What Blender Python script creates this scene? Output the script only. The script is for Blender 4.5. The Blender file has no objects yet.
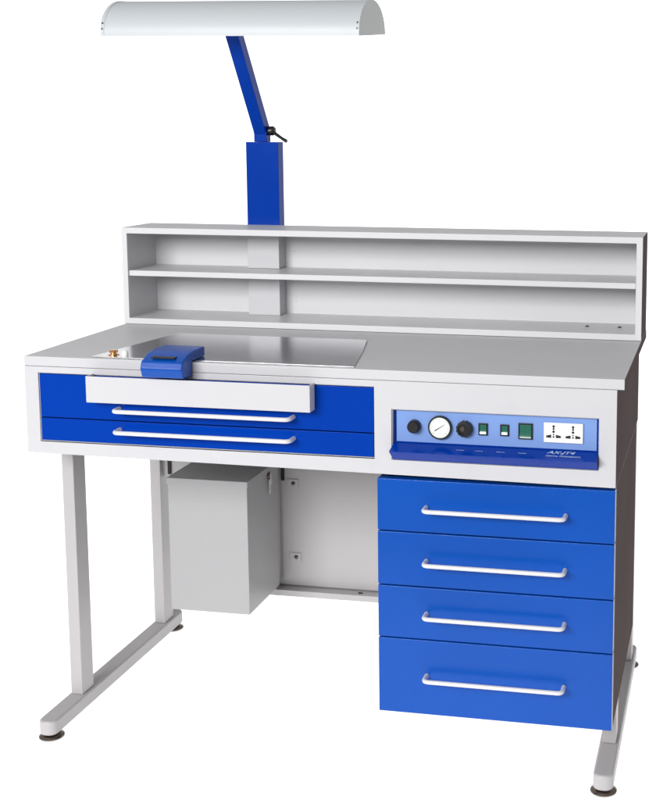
import bpy, bmesh, math, random
from mathutils import Vector, Matrix
random.seed(7)
sc = bpy.context.scene
col = sc.collection
Z0 = 0.82                       # desk surface height above the floor
ROOT = Vector((0.6, 0.3, 0.0))

# ------------------------------------------------------------------ materials
def new_mat(name):
    m = bpy.data.materials.new(name); m.use_nodes = True
    nt = m.node_tree
    return m, nt, nt.nodes['Principled BSDF']

def paint(name, color, rough=0.35, coat=0.0, peel=0.04, var=0.04, spec=0.5, scale=900, metallic=0.0, grime=0.0):
    """powder coat / enamel: tiny orange peel, slight tone and gloss variation"""
    m, nt, b = new_mat(name)
    N, L = nt.nodes, nt.links
    tc = N.new('ShaderNodeTexCoord')
    n1 = N.new('ShaderNodeTexNoise'); n1.inputs['Scale'].default_value = 3.5; n1.inputs['Detail'].default_value = 6
    L.new(tc.outputs['Object'], n1.inputs['Vector'])
    mix = N.new('ShaderNodeMix'); mix.data_type = 'RGBA'
    c = Vector(color)
    mix.inputs[6].default_value = (*(c * (1 - var)), 1); mix.inputs[7].default_value = (*(c * (1 + var)), 1)
    L.new(n1.outputs['Fac'], mix.inputs[0])
    out = mix.outputs[2]
    if grime > 0:                                   # faint rubbed marks
        n3 = N.new('ShaderNodeTexNoise'); n3.inputs['Scale'].default_value = 14; n3.inputs['Detail'].default_value = 8
        n3.inputs['Roughness'].default_value = 0.7
        L.new(tc.outputs['Object'], n3.inputs['Vector'])
        rp = N.new('ShaderNodeValToRGB'); rp.color_ramp.elements[0].position = 0.55; rp.color_ramp.elements[1].position = 0.8
        rp.color_ramp.elements[1].color = (grime, grime, grime, 1)
        L.new(n3.outputs['Fac'], rp.inputs['Fac'])
        mx = N.new('ShaderNodeMix'); mx.data_type = 'RGBA'
        mx.inputs[7].default_value = (*(c * 0.6), 1)
        L.new(rp.outputs['Color'], mx.inputs[0]); L.new(out, mx.inputs[6]); out = mx.outputs[2]
    L.new(out, b.inputs['Base Color'])
    b.inputs['Roughness'].default_value = rough
    mr = N.new('ShaderNodeMapRange'); mr.inputs['To Min'].default_value = max(0.02, rough - 0.05); mr.inputs['To Max'].default_value = rough + 0.06
    n4 = N.new('ShaderNodeTexNoise'); n4.inputs['Scale'].default_value = 9; n4.inputs['Detail'].default_value = 5
    L.new(tc.outputs['Object'], n4.inputs['Vector']); L.new(n4.outputs['Fac'], mr.inputs['Value']); L.new(mr.outputs['Result'], b.inputs['Roughness'])
    b.inputs['Specular IOR Level'].default_value = spec
    b.inputs['Metallic'].default_value = metallic
    b.inputs['Coat Weight'].default_value = coat; b.inputs['Coat Roughness'].default_value = 0.12
    if peel > 0:
        n2 = N.new('ShaderNodeTexNoise'); n2.inputs['Scale'].default_value = scale; n2.inputs['Detail'].default_value = 2
        L.new(tc.outputs['Object'], n2.inputs['Vector'])
        n5 = N.new('ShaderNodeTexNoise'); n5.inputs['Scale'].default_value = 6; n5.inputs['Detail'].default_value = 1
        L.new(tc.outputs['Object'], n5.inputs['Vector'])
        ad = N.new('ShaderNodeMath'); ad.operation = 'MULTIPLY_ADD'; ad.inputs[1].default_value = 6.0
        L.new(n5.outputs['Fac'], ad.inputs[0]); L.new(n2.outputs['Fac'], ad.inputs[2])
        bp = N.new('ShaderNodeBump'); bp.inputs['Strength'].default_value = peel; bp.inputs['Distance'].default_value = 0.0008
        L.new(ad.outputs[0], bp.inputs['Height']); L.new(bp.outputs['Normal'], b.inputs['Normal'])
    return m

WHITE   = paint('white_powder_coat', (0.485, 0.480, 0.497), 0.36, peel=0.14, var=0.03, grime=0.16)
GREYC   = paint('light_grey_powder_coat', (0.385, 0.370, 0.377), 0.38, peel=0.14, var=0.04, grime=0.18)
SHELFW  = paint('off_white_shelf_coat', (0.565, 0.562, 0.578), 0.36, peel=0.14, var=0.03, grime=0.12)
SIDE_SHADE   = paint('dark_right_side_shade', (0.11, 0.088, 0.088), 0.55, peel=0.1, var=0.12, grime=0.25, spec=0.0)  # shade and dark reflection of the right-hand faces, put into the base colour
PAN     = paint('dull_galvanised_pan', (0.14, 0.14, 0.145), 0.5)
TOPM    = paint('grey_worktop_laminate', (0.50, 0.50, 0.515), 0.45, spec=0.25, peel=0.10, var=0.03, grime=0.12)
BOXM    = paint('cool_grey_box_paint', (0.34, 0.34, 0.345), 0.38, peel=0.12, var=0.03, grime=0.12)
BLUE    = paint('gloss_blue_enamel', (0.001, 0.060, 0.335), 0.15, coat=0.0, spec=0.26, peel=0.30, var=0.16, grime=0.22)
DBLUE   = paint('deep_blue_enamel', (0.0, 0.033, 0.29), 0.15, spec=0.09, peel=0.10, var=0.12, grime=0.15)
LBLUE   = paint('pale_blue_instrument_face', (0.17, 0.28, 0.58), 0.30, peel=0.03, var=0.04)
SHADEM  = paint('pale_grey_lamp_enamel', (0.44, 0.465, 0.485), 0.42, peel=0.05, var=0.015)
SHADEC  = paint('grey_plastic_end_cap', (0.50, 0.52, 0.52), 0.45, peel=0.05, var=0.02)
BLACK   = paint('black_plastic', (0.006, 0.006, 0.007), 0.30, peel=0.05)
RUBBER  = paint('black_rubber', (0.008, 0.008, 0.008), 0.7, peel=0.1)
HANDLE  = paint('satin_white_handle', (0.58, 0.57, 0.585), 0.28, peel=0.03, var=0.01)
STEEL   = paint('polished_steel_plate', (0.66, 0.66, 0.68), 0.17, peel=0.02, var=0.02, metallic=1.0)
CHROME  = paint('nickel_plating', (0.20, 0.165, 0.14), 0.16, peel=0.0, metallic=1.0)
BRASS   = paint('copper_fitting', (0.75, 0.36, 0.16), 0.25, peel=0.0, metallic=1.0)
DIAL    = paint('cream_dial_face', (0.72, 0.75, 0.70), 0.3, peel=0.0, var=0.01)
SOCK    = paint('white_socket_plastic', (0.78, 0.78, 0.76), 0.3, peel=0.0, var=0.01)
GREEN   = paint('green_rocker_lens', (0.004, 0.10, 0.060), 0.15, peel=0.0, coat=0.5)
INK     = paint('white_screen_print', (0.42, 0.52, 0.72), 0.5, peel=0.0, var=0.0)
TUBE    = paint('fluorescent_tube_glass', (0.80, 0.80, 0.78), 0.2, peel=0.0)
# translucent floor, made up to glow shadowless white from an added lamp below
# the plate is brushed: long fine grain in gloss and height
_nt = STEEL.node_tree; _b = _nt.nodes['Principled BSDF']
_tc = _nt.nodes.new('ShaderNodeTexCoord'); _mp = _nt.nodes.new('ShaderNodeMapping'); _mp.inputs['Scale'].default_value = (6, 420, 1)
_n = _nt.nodes.new('ShaderNodeTexNoise'); _n.inputs['Scale'].default_value = 2; _n.inputs['Detail'].default_value = 8; _n.inputs['Roughness'].default_value = .7
_nt.links.new(_tc.outputs['Object'], _mp.inputs[0]); _nt.links.new(_mp.outputs[0], _n.inputs['Vector'])
_r = _nt.nodes.new('ShaderNodeMapRange'); _r.inputs['To Min'].default_value = .10; _r.inputs['To Max'].default_value = .26
_nt.links.new(_n.outputs['Fac'], _r.inputs['Value']); _nt.links.new(_r.outputs['Result'], _b.inputs['Roughness'])
_bp = _nt.nodes.new('ShaderNodeBump'); _bp.inputs['Strength'].default_value = .05; _bp.inputs['Distance'].default_value = .0004
_nt.links.new(_n.outputs['Fac'], _bp.inputs['Height']); _nt.links.new(_bp.outputs['Normal'], _b.inputs['Normal'])
FLOORM, _nt, _b = new_mat('underlit_white_floor')
_nt.nodes.remove(_b)
_d = _nt.nodes.new('ShaderNodeBsdfDiffuse'); _d.inputs['Color'].default_value = (.9, .9, .9, 1)
_t = _nt.nodes.new('ShaderNodeBsdfTranslucent'); _t.inputs['Color'].default_value = (.9, .9, .9, 1)
_m = _nt.nodes.new('ShaderNodeMixShader'); _m.inputs[0].default_value = .5
_nt.links.new(_d.outputs[0], _m.inputs[1]); _nt.links.new(_t.outputs[0], _m.inputs[2])
_nt.links.new(_m.outputs[0], _nt.nodes['Material Output'].inputs['Surface'])

# ------------------------------------------------------------------ helpers
def tag(o, label=None, cat=None, group=None, kind=None):
    for k, v in (('label', label), ('category', cat), ('group', group), ('kind', kind)):
        if v: o[k] = v
    return o

def obj(name, bm, mats, parent=None, bevel=0.0, seg=2, smooth=True, xf=None, tilt=None):
    """bm is in bench coordinates (desk surface z=0); becomes one linked mesh"""
    if xf: bmesh.ops.transform(bm, matrix=xf, verts=bm.verts)
    bmesh.ops.translate(bm, verts=bm.verts, vec=Vector((0, 0, Z0)) - ROOT)
    bmesh.ops.recalc_face_normals(bm, faces=bm.faces)
    me = bpy.data.meshes.new(name); bm.to_mesh(me); bm.free()
    for m in (mats if isinstance(mats, (list, tuple)) else [mats]): me.materials.append(m)
    if smooth:
        for p in me.polygons: p.use_smooth = True
        me.set_sharp_from_angle(angle=math.radians(38))
    o = bpy.data.objects.new(name, me); col.objects.link(o)
    if parent: o.parent = parent
    if bevel > 0:
        b = o.modifiers.new('edge', 'BEVEL'); b.width = bevel; b.segments = seg
        b.limit_method = 'ANGLE'; b.angle_limit = math.radians(40); b.harden_normals = True
    return o

def cells(xs, ys, zs, solid, bm=None, mi=0):
    """boundary surface of the filled cells of a grid; one clean sheet-metal shell"""
    bm = bm or bmesh.new()
    V = {}
    def v(i, j, k):
        if (i, j, k) not in V: V[(i, j, k)] = bm.verts.new((xs[i], ys[j], zs[k]))
        return V[(i, j, k)]
    nx, ny, nz = len(xs)-1, len(ys)-1, len(zs)-1
    S = lambda i, j, k: 0 <= i < nx and 0 <= j < ny and 0 <= k < nz and solid(i, j, k)
    new = []
    for i in range(nx):
        for j in range(ny):
            for k in range(nz):
                if not S(i, j, k): continue
                for d, q in (((-1,0,0),((0,0,0),(0,0,1),(0,1,1),(0,1,0))), ((1,0,0),((1,0,0),(1,1,0),(1,1,1),(1,0,1))),
                             ((0,-1,0),((0,0,0),(1,0,0),(1,0,1),(0,0,1))), ((0,1,0),((0,1,0),(0,1,1),(1,1,1),(1,1,0))),
                             ((0,0,-1),((0,0,0),(0,1,0),(1,1,0),(1,0,0))), ((0,0,1),((0,0,1),(1,0,1),(1,1,1),(0,1,1)))):
                    if not S(i+d[0], j+d[1], k+d[2]):
                        f = bm.faces.new([v(i+a, j+b, k+c) for a, b, c in q]); f.material_index = mi; new.append(f)
    return bm

def box(x0, x1, y0, y1, z0, z1, bm=None, mi=0):
    bm = bm or bmesh.new()
    vs = [bm.verts.new(p) for p in ((x0,y0,z0),(x1,y0,z0),(x1,y1,z0),(x0,y1,z0),(x0,y0,z1),(x1,y0,z1),(x1,y1,z1),(x0,y1,z1))]
    for q in ((0,3,2,1),(4,5,6,7),(0,1,5,4),(1,2,6,5),(2,3,7,6),(3,0,4,7)):
        f = bm.faces.new([vs[i] for i in q]); f.material_index = mi
    return bm

def prism(poly, axis, a, b, bm=None, mi=0):
    """closed polygon extruded along axis. axis 'x': poly=(y,z); 'y': (x,z); 'z': (x,y)"""
    bm = bm or bmesh.new()
    P = {'x': lambda p, t: (t, p[0], p[1]), 'y': lambda p, t: (p[0], t, p[1]), 'z': lambda p, t: (p[0], p[1], t)}[axis]
    A = [bm.verts.new(P(p, a)) for p in poly]; B = [bm.verts.new(P(p, b)) for p in poly]
    n = len(poly)
    fs = [bm.faces.new(A), bm.faces.new(B[::-1])]
    for i in range(n): fs.append(bm.faces.new((A[i], B[i], B[(i+1) % n], A[(i+1) % n])))
    for f in fs: f.material_index = mi
    return bm

def lathe(prof, c, axis=(0, 0, 1), n=32, bm=None, mi=0):
    """prof = [(r, h)...] spun about axis through c"""
    bm = bm or bmesh.new()
    rot = Vector((0, 0, 1)).rotation_difference(Vector(axis)).to_matrix()
    rings = []
    for r, h in prof:
        if r < 1e-6: rings.append([bm.verts.new(Vector(c) + rot @ Vector((0, 0, h)))])
        else: rings.append([bm.verts.new(Vector(c) + rot @ Vector((r*math.cos(2*math.pi*k/n), r*math.sin(2*math.pi*k/n), h))) for k in range(n)])
    for A, B in zip(rings, rings[1:]):
        for k in range(n):
            q = [A[k % len(A)], A[(k+1) % len(A)], B[(k+1) % len(B)], B[k % len(B)]]
            q = [x for i, x in enumerate(q) if x not in q[:i]]
            if len(q) > 2:
                f = bm.faces.new(q); f.material_index = mi
    for R in (rings[0], rings[-1]):
        if len(R) > 2:
            f = bm.faces.new(R); f.material_index = mi
    return bm

def tube(path, r, n=14, bm=None, mi=0):
    bm = bm or bmesh.new(); path = [Vector(p) for p in path]; rings = []
    up = Vector((0, 0, 1))
    for i, p in enumerate(path):
        t = (path[min(i+1, len(path)-1)] - path[max(i-1, 0)]).normalized()
        if abs(t.dot(up)) > .95: up = Vector((0, 1, 0))
        a = t.cross(up).normalized(); b = a.cross(t).normalized()
        rr = r[i] if isinstance(r, (list, tuple)) else r
        rings.append([bm.verts.new(p + rr*(math.cos(2*math.pi*k/n)*a + math.sin(2*math.pi*k/n)*b)) for k in range(n)])
    for A, B in zip(rings, rings[1:]):
        for k in range(n):
            f = bm.faces.new((A[k], A[(k+1) % n], B[(k+1) % n], B[k])); f.material_index = mi
    for R in (rings[0], rings[-1]):
        f = bm.faces.new(R); f.material_index = mi
    return bm

def fillet(pts, r, n=7):
    pts = [Vector(p) for p in pts]; out = [pts[0]]
    for a, b, c in zip(pts, pts[1:], pts[2:]):
        u, w = (a-b).normalized(), (c-b).normalized()
        s, e = b + u*r, b + w*r
        for k in range(n+1):
            t = k/n; out.append((1-t)**2*s + 2*t*(1-t)*b + t*t*e)
    return out + [pts[-1]]

def handle(parent, x0, x1, z, y=0.0):
    yb = y - 0.030
    bm = tube(fillet([(x0, y-.0005, z), (x0, yb, z), (x1, yb, z), (x1, y-.0005, z)], .011), .0043)
    return obj('handle', bm, HANDLE, parent)

def screw(parent, c, axis, r=.0035, mat=None, name='screw'):
    bm = lathe([(0, 0), (r, 0), (r, r*.25), (r*.6, r*.6), (0, r*.7)], c, axis, 16)
    return obj(name, bm, mat or CHROME, parent)

# ------------------------------------------------------------------ root
W = bpy.data.objects.new('dental_workbench', None); col.objects.link(W); W.location = ROOT
W.empty_display_size = .2
tag(W, 'white and blue steel dental workbench with drawers, raised shelf and arm lamp', 'workbench')

AZL, AZR = -.1995, -.2075           # underside of the apron, left and right (it sags a few mm)

# ---- desktop slab
XR = 1.2136
top = obj('desktop', box(0, XR, .0006, .600, -.020, 0), [TOPM, WHITE, SIDE_SHADE], W, bevel=.0016)
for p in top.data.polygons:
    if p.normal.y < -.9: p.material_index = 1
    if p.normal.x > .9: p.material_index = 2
plate = prism([(.142, .012), (.690, .012), (.6575, .182), (.6285, .309), (.6215, .3150), (.612, .3170), (.192, .317), (.186, .311), (.178, .262)], 'z', .0004, .0022)
obj('steel_plate', plate, STEEL, top, bevel=.0006)
bm = lathe([(0, 0), (.011, 0), (.011, .003), (.006, .004), (.006, .007), (.0085, .0075), (.0085, .0115), (.005, .0125), (0, .0125)], (.178, .036, 0), n=24)
obj('copper_tap', bm, BRASS, top)
bm = lathe([(0, 0), (.0065, 0), (.0065, .006), (.0045, .0085), (0, .009)], (.2005, .040, .0022), n=24)
obj('plastic_cap', bm, SOCK, top)

# ---- apron: one welded shell with the drawer opening, the tray slot and the instrument opening
ys = [0, .003, .560, .572]
zs = [-.2036, -.1752, -.0755, -.033, -.0203]
# front sheet, two ends and rear sheet
xs = [0, .0022, .0302, .7335, .7675, 1.1675, 1.1978, 1.2]
def ap(i, j, k):
    if i in (0, 6): return True
    if j == 0:
        if i == 2 and k in (1, 2): return False
        if i == 4 and k == 1: return False
        return True
    if j == 2: return True
    return False
bm = cells(xs, ys, zs, ap)
for v in bm.verts:
    if v.co.z < -.2: v.co.z = AZL + (AZR-AZL)*v.co.x/1.2
apron = obj('apron', bm, [WHITE, SIDE_SHADE], W, bevel=.0012)
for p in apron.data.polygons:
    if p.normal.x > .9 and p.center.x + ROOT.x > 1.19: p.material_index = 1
# returns of the openings (folded lips)
bm = bmesh.new()
cells([.0302, .0314, .7323, .7335], [.0032, .020], [-.1740, -.1728, -.0342, -.033], lambda i, j, k: not (i == 1 and k == 1), bm)
cells([.7675, .7687, 1.1663, 1.1675], [.0032, .060], [-.1752, -.1740, -.0767, -.0755], lambda i, j, k: not (i == 1 and k == 1), bm)
obj('opening_lip', bm, WHITE, apron)
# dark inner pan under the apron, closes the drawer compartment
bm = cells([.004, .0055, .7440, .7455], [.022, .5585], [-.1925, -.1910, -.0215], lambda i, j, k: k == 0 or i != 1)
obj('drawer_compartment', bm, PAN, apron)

# ---- two wide shallow drawers
def wide_drawer(z0, z1, hz, label):
    bm = box(.0320, .7317, .0015, .0200, z0, z1)
    box(.045, .720, .0205, .50, z0+.006, z1-.008, bm)
    d = obj('drawer', bm, DBLUE, W, bevel=.0012)
    handle(d, .2045, .5700, hz, .0015)
    return tag(d, label)
wide_drawer(-.1722, -.1262, -.1425, 'lower shallow blue drawer with a long white handle')
wide_drawer(-.1240, -.0352, -.0995, 'upper shallow blue drawer with a long white handle')

# ---- pull-out catch tray and blue bench pin
bm = cells([.150, .153, .611, .6145], [-.030, -.0275, -.0009], [-.0830, -.0805, -.030], lambda i, j, k: i != 1 or k == 0 or j == 0)
tray = obj('catch_tray', bm, WHITE, W, bevel=.0012)
pp = [(.060, .0228), (.060, .0026), (.000, .0026), (-.002, -.028), (-.045, -.024), (-.052, -.006), (-.046, .008), (-.020, .0190), (.010, .0228)]
pin = obj('bench_pin', prism([(y, z) for y, z in pp], 'x', .2775, .3640), BLUE, W, bevel=.003, seg=3)
obj('suction_slot', box(.297, .345, -.0420, -.0200, .0138, .0160, None), BLACK, pin, xf=None)

# ---- instrument panel
prof = [(.014, -.0772), (.014, -.1420), (-.028, -.1515), (.0005, -.1738), (.050, -.1738), (.050, -.0772)]
panel = obj('control_panel', prism(prof, 'x', .7692, 1.1658), DBLUE, W, bevel=.0009)
face = obj('instrument_face', box(.7745, 1.1620, .0118, .0142, -.1405, -.0790), LBLUE, panel, bevel=.0005)
FY = .0117
def onface(cx, cz, prof, mats, name, n=32):
    bm = lathe(prof, (cx, FY, cz), (0, -1, 0), n)
    return obj(name, bm, mats, panel)
cz = -.1088
o = onface(.8105, cz, [(0, 0), (.0132, 0), (.0130, .004), (.0118, .014), (.0100, .016), (0, .0158)], BLACK, 'knob')
tag(o, 'plain black round knob left of the pressure gauge')
# gauge
g = onface(.8612, cz, [(0, 0), (.0232, 0), (.0232, .006), (.0225, .0085), (.0203, .0085), (.0200, .0060), (0, .0060)], BLACK, 'pressure_gauge', 48)
bm = lathe([(0, 0), (.0199, 0), (.0199, .0004), (0, .0004)], (.8612, FY-.0061, cz), (0, -1, 0), 48)
obj('dial', bm, DIAL, panel)
bm = bmesh.new()
for k in range(25):
    a = math.radians(-135 + 270*k/24 + 0)
    r0, r1 = (.0145, .0178) if k % 4 == 0 else (.0163, .0178)
    p = Vector((math.sin(a), 0, math.cos(a))); q = Vector((p.z, 0, -p.x))*.00028
    c = Vector((.8612, FY-.0068, cz))
    vs = [bm.verts.new(c + p*r + s*q) for r, s in ((r0, -1), (r1, -1), (r1, 1), (r0, 1))]
    bm.faces.new(vs)
a = math.radians(58); p = Vector((math.sin(a), 0, math.cos(a))); q = Vector((p.z, 0, -p.x))
vs = [bm.verts.new(Vector((.8612, FY-.0072, cz)) + p*r + q*s) for r, s in ((-.012, -.0010), (.013, -.0002), (.013, .0002), (-.012, .0010))]
bm.faces.new(vs)
obj('needle', bm, RUBBER, panel, smooth=False)
# regulator knob, fluted
bm = bmesh.new(); n = 36; rings = []
for h, s in ((0, 1), (.010, 1), (.0125, .93), (.0128, .70), (.0100, .66)):
    rings.append([bm.verts.new((.9096 + (.0160 - (.0012 if k % 3 == 0 else 0))*s*math.cos(2*math.pi*k/n), FY-h, cz + (.0160 - (.0012 if k % 3 == 0 else 0))*s*math.sin(2*math.pi*k/n))) for k in range(n)])
for A, B in zip(rings, rings[1:]):
    for k in range(n): bm.faces.new((A[k], A[(k+1) % n], B[(k+1) % n], B[k]))
bm.faces.new(rings[-1])
o = obj('knob', bm, BLACK, panel); tag(o, 'fluted black regulator knob right of the gauge')
bm = lathe([(0, 0), (.0045, 0), (.0045, .002), (0, .0024)], (.9066, FY-.0101, cz+.0005), (0, -1, 0), 20)
obj('knob_insert', bm, CHROME, panel)
def rocker(cx, w, h, label):
    b = cells([cx-w/2, cx-w/2+.0022, cx+w/2-.0022, cx+w/2], [FY-.0030, FY], [cz-h/2, cz-h/2+.0025, cz+h/2-.0025, cz+h/2], lambda i, j, k: not (i == 1 and k == 1))
    cells([cx-w/2+.0022, cx+w/2-.0022], [FY-.0008, FY-.0001], [cz-h/2+.0025, cz+h/2-.0025], lambda i, j, k: True, b)
    s = obj('switch', b, BLACK, panel, bevel=.0004)
    a = w/2-.0026; c = h/2-.0029
    r = prism([(FY-.0009, cz-c), (FY-.0052, cz-c), (FY-.0020, cz), (FY-.0030, cz+c), (FY-.0009, cz+c)], 'x', cx-a, cx+a)
    obj('rocker', r, GREEN, panel, bevel=.0004)
    tag(s, label)
rocker(.9450, .0180, .0235, 'small green rocker switch next to the regulator knob')
rocker(.9866, .0170, .0225, 'small green rocker switch in the middle of the panel')
rocker(1.0268, .0275, .0310, 'large green rocker switch beside the sockets')
# twin socket plate
sx0, sx1, sz0, sz1 = 1.0620, 1.1362, -.1275, -.0895
sk = obj('socket_plate', box(sx0, sx1, FY-.0040, FY, sz0, sz1), SOCK, panel, bevel=.0008)
bm = bmesh.new()
yy = FY-.0043
for k in (0, 1):
    ox = sx0 + .0186 + k*.0368
    for (x, z, w, h) in ((0, .0122, .0050, 0), (0, .0075, .0040, 0), (0, .0022, .0050, 0), (0, -.0035, .0028, 0), (0, -.0078, .0034, 0)):
        lathe([(0, 0), (w/2, 0), (w/2, .0003), (0, .0003)], (ox+x, yy+.0002, -.1085+z), (0, -1, 0), 14, bm)
    for s in (-1, 1):
        x0 = ox + s*.0092
        prism([(x0-.0048, -.1155-(.0024 if s < 0 else .0030)), (x0+.0048, -.1155-(.0030 if s < 0 else .0024)), (x0+.0048, -.1155+(.0034 if s < 0 else .0014)), (x0-.0048, -.1155+(.0014 if s < 0 else .0034))], 'y', yy-.0001, yy+.0002, bm)
obj('socket_holes', bm, RUBBER, panel, smooth=False)
bm = cells([sx0+.0369, sx0+.0372], [yy+.0001, yy+.0004], [sz0+.001, sz1-.001], lambda i, j, k: True)
obj('socket_seam', bm, GREYC, panel, smooth=False)
# screen printing on the sloping ledge between (y .014, z -.142) and (y -.028, z -.1515)
LN = Vector((0, -.0095, .042)).normalized()      # outward normal of the ledge
LU = Vector((0, .042, .0095)).normalized()       # 'up' on the ledge
def ledge(x, t): return Vector((x, -.028 + .042*t, -.1515 + .0095*t)) + LN*.0004
def text(body, x, t, size, shear=0, width=1.0, off=0.0):
    cu = bpy.data.curves.new('writing', 'FONT'); cu.body = body; cu.size = size; cu.shear = shear; cu.offset = off
    to = bpy.data.objects.new('writing', cu); col.objects.link(to)
    dg = bpy.context.evaluated_depsgraph_get()
    me = bpy.data.meshes.new_from_object(to.evaluated_get(dg))
    bpy.data.objects.remove(to)
    p = ledge(x, t)
    M = Matrix(((width, 0, 0, p.x), (0, LU.y, LN.y, p.y), (0, LU.z, LN.z, p.z), (0, 0, 0, 1)))
    me.transform(M); b = bmesh.new(); b.from_mesh(me); bpy.data.meshes.remove(me)
    return b
def addbm(a, b):
    m = bpy.data.meshes.new('t'); b.to_mesh(m); b.free(); a.from_mesh(m); bpy.data.meshes.remove(m)
bm = text('AX-JT4', 1.0700, .58, .0150, .35, 1.10, .00025)
addbm(bm, text('DENTAL WORKBENCH', 1.0690, .30, .0068, 0, .92, .0001))
obj('writing', bm, INK, panel, smooth=False)
for x in (.9040, .9415, .9822, 1.0243):         # captions too small to read, broken strokes
    bm = bmesh.new()
    xx = x-.008
    while xx < x+.007:
        w = random.uniform(.0012, .0030); h = random.uniform(.028, .05)
        vs = [bm.verts.new(ledge(a, t)) for a, t in ((xx, .44), (xx+w, .44), (xx+w, .44+h), (xx, .44+h))]
        bm.faces.new(vs); xx += w + random.uniform(.0004, .0009)
    obj('caption', bm, INK, panel, smooth=False)

# ---- drawer cabinet on the right
cab = cells([.7390, .7402, 1.1988, 1.2000], [.0215, .530, .5312], [-.6875, -.6863, -.2090, -.2082],
            lambda i, j, k: i != 1 or j == 1 or k != 1)
cab = cells([.7390, .7402, 1.1988, 1.2000], [.0235, .529, .5305], [-.6872, -.6860, -.2095, -.2083],
            lambda i, j, k: not (i == 1 and j == 0 and k == 1))
cabinet = obj('drawer_cabinet', cab, [GREYC, SIDE_SHADE], W, bevel=.0010)
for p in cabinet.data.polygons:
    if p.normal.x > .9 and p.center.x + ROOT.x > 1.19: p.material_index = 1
names = ('topmost', 'second', 'third', 'deep bottom')
zz = [(-.2125, -.3158, -.2652), (-.3182, -.4252, -.3722), (-.4276, -.5322, -.4790), (-.5346, -.6874, -.6057)]
for (z1, z0, hz), nm in zip(zz, names):
    bm = box(.7378, 1.1995, .0000, .0220, z0, z1)
    box(.750, 1.187, .0225, .50, z0+.010, z1-.015, bm)
    d = obj('drawer', bm, BLUE, W, bevel=.0018, seg=3)
    tag(d, '%s blue drawer of the right cabinet with a white bar handle' % nm)
    handle(d, .8355, 1.1065, hz, 0)

# ---- legs and feet
LH = .0135
def leg(cx, y0, zt):
    bm = box(cx-LH, cx+LH, y0, y0+.050, -.7755, zt)
    return obj('leg', bm, GREYC, W, bevel=.0016, seg=2)
for cx in (.0155, 1.1845):
    left = cx < .5
    leg(cx, .1233, (AZL+.002) if left else -.6880)
    leg(cx, .5320, -.2050 if left else -.2090)
    r = .017; pts = []
    y0, y1, hw = -.008, .632, .0200
    for (ax, ay, a0) in ((cx-hw+r, y0+r, 180), (cx+hw-r, y0+r, 270), (cx+hw-r, y1-r, 0), (cx-hw+r, y1-r, 90)):
        for k in range(9):
            a = math.radians(a0 + 90*k/8); pts.append((ax+r*math.cos(a), ay+r*math.sin(a)))
    f = obj('foot_rail', prism(pts, 'z', -.8080, -.7757), GREYC, W, bevel=.0050, seg=4)
    for y in (.016, .606):
        bm = lathe([(0, 0), (.0235, 0), (.0262, .002), (.0262, .0042), (.0235, .0068), (.012, .0090), (.0085, .0095), (.0085, .0118), (0, .0118)], (cx, y, -.8200), n=36)
        obj('levelling_glide', bm, CHROME, f)

# ---- rear modesty panel with its bottom rail and brackets
bx0, bx1 = .0300, .7385
bm = prism([(bx0, -.2050), (bx0, -.4000), (.1700, -.4000), (.1700, -.6598), (bx1, -.6598), (bx1, -.2050)], 'y', .5500, .5518)
prism([(.5518, -.6600), (.5180, -.6600), (.5180, -.6745), (.5192, -.6745), (.5192, -.6612), (.5518, -.6612)], 'x', .1700, bx1, bm)
back = obj('modesty_panel', bm, GREYC, W)
for x0, z1 in ((.3520, -.3890), (.3565, -.5745)):
    bm = box(x0, x0+.0290, .5478, .5498, z1-.021, z1)
    b = obj('bracket', bm, GREYC, back, bevel=.0005)
    bm = lathe([(0, 0), (.005, 0), (.005, .0012), (.003, .003), (0, .0032)], (x0+.0165, .5477, z1-.0105), (0, -1, 0), 18)
    s = obj('screw', bm, CHROME, b)
bm = bmesh.new()
box(.5350, .5450, .530, .536, -.6599, -.6585, bm)
obj('rail_slot', bm, RUBBER, back, smooth=False)
obj('rail_shadow_gap', box(.30, bx1, .5470, .5497, -.6598, -.6572), PAN, back)  # dark strip drawn in for the shadow line above the rail
for x0, zb in ((.0445, -.3930), (.3395, -.3925)):
    obj('hanger_strap', box(x0-.0012, x0+.0068, .5445, .5475, zb, -.2050), RUBBER, W)

# ---- grey storage box hung under the desk
BX0, BX1, BY0, BY1, BZ0, BZ1 = .1500, .3410, .3200, .5160, -.6465, -.3350
sb = obj('storage_box', box(BX0, BX1, BY0, BY1, BZ0, BZ1), BOXM, W, bevel=.0014)
obj('hanger_plate', box(BX0+.01, BX1-.006, BY1+.0004, .5440, BZ0+.004, BZ1-.004), BOXM, sb)
bm = cells([BX0-.0022, BX0-.0004, BX1+.0004, BX1+.0018], [BY0-.0022, BY0-.0004, BY1], [BZ1-.012, BZ1+.0004, BZ1+.0018],
           lambda i, j, k: k == 1 or i != 1 or j == 0)
obj('lid', bm, BOXM, sb, bevel=.0006)
bm = lathe([(0, 0), (.0085, 0), (.0085, .003), (.0060, .0052), (0, .0052)], (BX1+.0004, .452, -.3545), (1, 0, 0), 24)
obj('lock', bm, CHROME, sb)
bm = box(BX1+.0058, BX1+.0074, .4500, .4540, -.3620, -.3480)
lathe([(0, -.0008), (.0085, -.0008), (.0085, .0008), (0, .0008)], (BX1+.0066, .4505, -.3690), (1, 0, 0), 20, bm)
box(BX1+.0058, BX1+.0074, .4440, .4490, -.3960, -.3740, bm)
obj('key', bm, HANDLE, sb, bevel=.0004)

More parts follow.
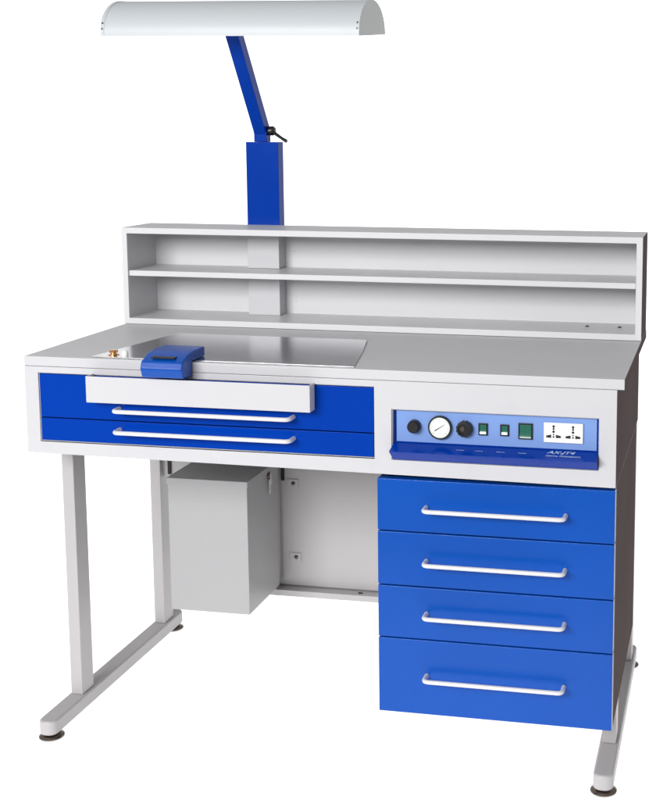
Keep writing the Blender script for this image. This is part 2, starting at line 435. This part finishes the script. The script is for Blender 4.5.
# ---- raised shelf unit
SX0, SX1, SY0, SY1, SZ1 = 0, XR, .4306, .5825, .2276
xs = [SX0, SX0+.0140, SX1-.0140, SX1]; zs = [.0008, .0148, .2136, SZ1]; ys = [SY0, SY1-.0025, SY1]
bm = cells(xs, ys, zs, lambda i, j, k: i != 1 or k != 1 or j == 1)
shelf = obj('shelf_unit', bm, [SHELFW, SIDE_SHADE, TOPM], W, bevel=.0012)
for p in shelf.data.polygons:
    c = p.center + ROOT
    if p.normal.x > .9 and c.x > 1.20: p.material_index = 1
    if p.normal.z > .9 and c.z - Z0 > .22: p.material_index = 2
obj('middle_shelf', box(SX0+.0144, SX1-.0144, SY0+.0045, SY1-.0029, .1140, .1268), SHELFW, shelf, bevel=.0012)
bm = box(.2690, .3475, .5360, .5796, .0150, .1136)
box(.2690, .3475, .5360, .5796, .1272, .2132, bm)
obj('column_casing', bm, WHITE, shelf, bevel=.0012)
for x in (1.0849, 1.1583): screw(shelf, (x, .520, .0149), (0, 0, 1), .0048)
for x in (.02, .025): pass
for z in (.045, .165):
    for x in (.36, .372, 1.188): screw(shelf, (x, .5794, z), (0, -1, 0), .0014, WHITE)

# ---- blue lamp post and lamp
post = obj('lamp_post', box(.2512, .3325, .5830, .6190, -.200, .4257), DBLUE, W, bevel=.0014)
obj('post_stub', box(.2712, .3030, .5860, .6140, .4259, .4460), DBLUE, post, bevel=.0012)
Ptop = Vector((.2880, .4300, .676)); Pbot = Vector((.2872, .6000, .4500))
d = (Ptop-Pbot).normalized(); sx = Vector((1, 0, 0)); sy = d.cross(sx).normalized(); sx = sy.cross(d).normalized()
bm = bmesh.new(); w, h = .0152, .0150
ring = []
for P in (Pbot - d*.004, Ptop):
    ring.append([bm.verts.new(P + a*w*sx + b*h*sy) for a, b in ((-1, -1), (1, -1), (1, 1), (-1, 1))])
bm.faces.new(ring[0]); bm.faces.new(ring[1])
for k in range(4): bm.faces.new((ring[0][k], ring[0][(k+1) % 4], ring[1][(k+1) % 4], ring[1][k]))
arm = obj('lamp_arm', bm, DBLUE, W, bevel=.0012)
bm = lathe([(0, 0), (.0075, 0), (.0110, .002), (.0115, .012), (.0080, .017), (0, .018)], (.3025, .600, .4520), (1, 0, 0), 24)
tube([(.312, .600, .4510), (.318, .597, .4475), (.340, .590, .4345), (.353, .586, .4275)], [.0050, .0042, .0036, .0045], 12, bm)
obj('clamp_lever', bm, BLACK, arm)
obj('hinge_pin', box(.2700, .3035, .5845, .5858, .4462, .4482), BLACK, arm)

# shade: half-round trough, tilted a little
sh = Vector((.3166, .43, .6643)); L, A, B = .5926, .1016, .0755
Rm = (Matrix.Rotation(-.0023, 3, 'Z') @ Matrix.Rotation(.0085, 3, 'Y') @ Matrix.Rotation(.0869, 3, 'X')).to_4x4()
XF = Matrix.Translation(sh) @ Rm
n = 40; bm = bmesh.new()
def arc(x, a, b): return [(x, -a*math.cos(math.pi*k/n), b*math.sin(math.pi*k/n)**.92) for k in range(n+1)]
x0, x1 = -L/2+.004, L/2-.004
O0 = [bm.verts.new(p) for p in arc(x0, A, B)]; O1 = [bm.verts.new(p) for p in arc(x1, A, B)]
I0 = [bm.verts.new(p) for p in arc(x0, A-.0015, B-.0015)]; I1 = [bm.verts.new(p) for p in arc(x1, A-.0015, B-.0015)]
for k in range(n):
    bm.faces.new((O0[k], O0[k+1], O1[k+1], O1[k])); bm.faces.new((I0[k], I1[k], I1[k+1], I0[k+1]))
for k in (0, n): bm.faces.new((O0[k], O1[k], I1[k], I0[k]))
for a_, b_ in ((O0, I0), (O1, I1)):
    for k in range(n): bm.faces.new((a_[k], b_[k], b_[k+1], a_[k+1]))
shade = obj('lamp_shade', bm, SHADEM, W, xf=XF)
for s in (-1, 1):
    # plate plus a collar that wraps the shade
    xa, xb = s*(L/2-.0085), s*L/2
    bm = bmesh.new()
    P = arc(xa, A+.0010, B+.0010); Q = arc(xb, A+.0010, B+.0010)
    a_ = [bm.verts.new(p) for p in P]; b_ = [bm.verts.new(p) for p in Q]
    for k in range(n):
        f = bm.faces.new((a_[k], a_[k+1], b_[k+1], b_[k])); f.material_index = 1
    bm.faces.new(b_)
    f = bm.faces.new(a_)
    f = bm.faces.new((a_[0], a_[n], b_[n], b_[0])); f.material_index = 1
    obj('end_cap', bm, [SHADEC, SHADEM], shade, xf=XF)
    for t in (.18, .34):
        y = -(A+.0012)*math.cos(t); z = (B+.0012)*math.sin(t)**.92
        bm = lathe([(0, 0), (.0022, 0), (.0018, .001), (0, .0012)], (xb - s*.0045, y, z), (0, -math.cos(t), math.sin(t)), 10)
        obj('screw', bm, BLACK, shade, xf=XF)
bm = box(-L/2+.02, L/2-.02, -.062, .062, .030, .034)
obj('reflector', bm, SOCK, shade, xf=XF)
for y in (-.034, .034):
    bm = lathe([(0, 0), (.008, .001), (.008, L-.10), (0, L-.099)], (-L/2+.05, y, .019), (1, 0, 0), 18)
    obj('lamp_tube', bm, TUBE, shade, xf=XF)

# ------------------------------------------------------------------ setting
me = bpy.data.meshes.new('floor')
me.from_pydata([(-7, -1.4, 0), (3.2, -1.4, 0), (3.2, 9, 0), (-7, 9, 0)], [], [(0, 1, 2, 3)]); me.materials.append(FLOORM)
fl = bpy.data.objects.new('floor', me); col.objects.link(fl); fl.location = (.6, .3, 0); tag(fl, kind='structure')

# world: bright studio white behind the bench, dimmer overhead and to the right
w = bpy.data.worlds.new('World'); sc.world = w; w.use_nodes = True
nt = w.node_tree; N, Lk = nt.nodes, nt.links
bg = N['Background']; tc = N.new('ShaderNodeTexCoord'); sp = N.new('ShaderNodeSeparateXYZ')
Lk.new(tc.outputs['Generated'], sp.inputs[0])
def mrange(sock, a, b, c, d_):
    m = N.new('ShaderNodeMapRange'); m.interpolation_type = 'SMOOTHSTEP'
    for k, v in zip(('From Min', 'From Max', 'To Min', 'To Max'), (a, b, c, d_)): m.inputs[k].default_value = v
    Lk.new(sock, m.inputs['Value']); return m.outputs['Result']
def mul(a, b, op='MULTIPLY'):
    m = N.new('ShaderNodeMath'); m.operation = op
    for i, v in enumerate((a, b)):
        if isinstance(v, float): m.inputs[i].default_value = v
        else: Lk.new(v, m.inputs[i])
    return m.outputs[0]
back_ = mrange(sp.outputs['Y'], .35, .75, 0., 1.)
lowz = mrange(sp.outputs['Z'], .11, .24, 1., .0)
wb = mul(mul(mul(back_, lowz), mrange(sp.outputs['X'], .05, .5, 1., .3)), 1.15)
rightd = mrange(sp.outputs['X'], -.05, .2, 1., .8)
amb = mul(rightd, .52)
Lk.new(mul(wb, amb, 'ADD'), bg.inputs['Strength']); bg.inputs['Color'].default_value = (1, 1, 1, 1)

def area(name, loc, target, sx_, sy_, power, color=(1, 1, 1)):
    l = bpy.data.lights.new(name, 'AREA'); l.shape = 'RECTANGLE'; l.size = sx_; l.size_y = sy_; l.energy = power; l.color = color
    o = bpy.data.objects.new(name, l); col.objects.link(o); o.location = loc
    o.rotation_euler = (Vector(target)-Vector(loc)).to_track_quat('-Z', 'Y').to_euler(); return o
area('front_softbox', (-.5, -3.9, 2.30), (.6, .4, .85), 2.4, 1.3, 222, (1, 1, 1))

area('floor_glow_light', (-1.3, 4.1, -.05), (-1.3, 4.1, 3), 10.2, 10.4, 1.85*math.pi*10.2*10.4)  # added lamp hidden below the floor, keeps it white without shadows

# ------------------------------------------------------------------ camera
cam = bpy.data.cameras.new('Camera'); co = bpy.data.objects.new('Camera', cam); col.objects.link(co)
R_, U_, F_ = Vector((.98329, .182003, .003968)), Vector((-.027686, .127962, .991393)), Vector((-.179929, .974936, -.130863))
M = Matrix.Identity(4)
for i in range(3): M[i][0], M[i][1], M[i][2] = R_[i], U_[i], -F_[i]
co.matrix_world = Matrix.Translation(Vector((1.39282, -2.27272, .45563 + Z0))) @ M
cam.sensor_fit = 'HORIZONTAL'; cam.sensor_width = 36; cam.lens = 1249.97/649*36
cam.shift_x = (324.5-497.36)/649; cam.shift_y = (295.33-400)/649
cam.clip_end = 300; cam.clip_start = .05
sc.camera = co
sc.view_settings.view_transform = 'Standard'; sc.view_settings.look = 'None'; sc.view_settings.exposure = 0; sc.view_settings.gamma = 1
sc.cycles.max_bounces = 8
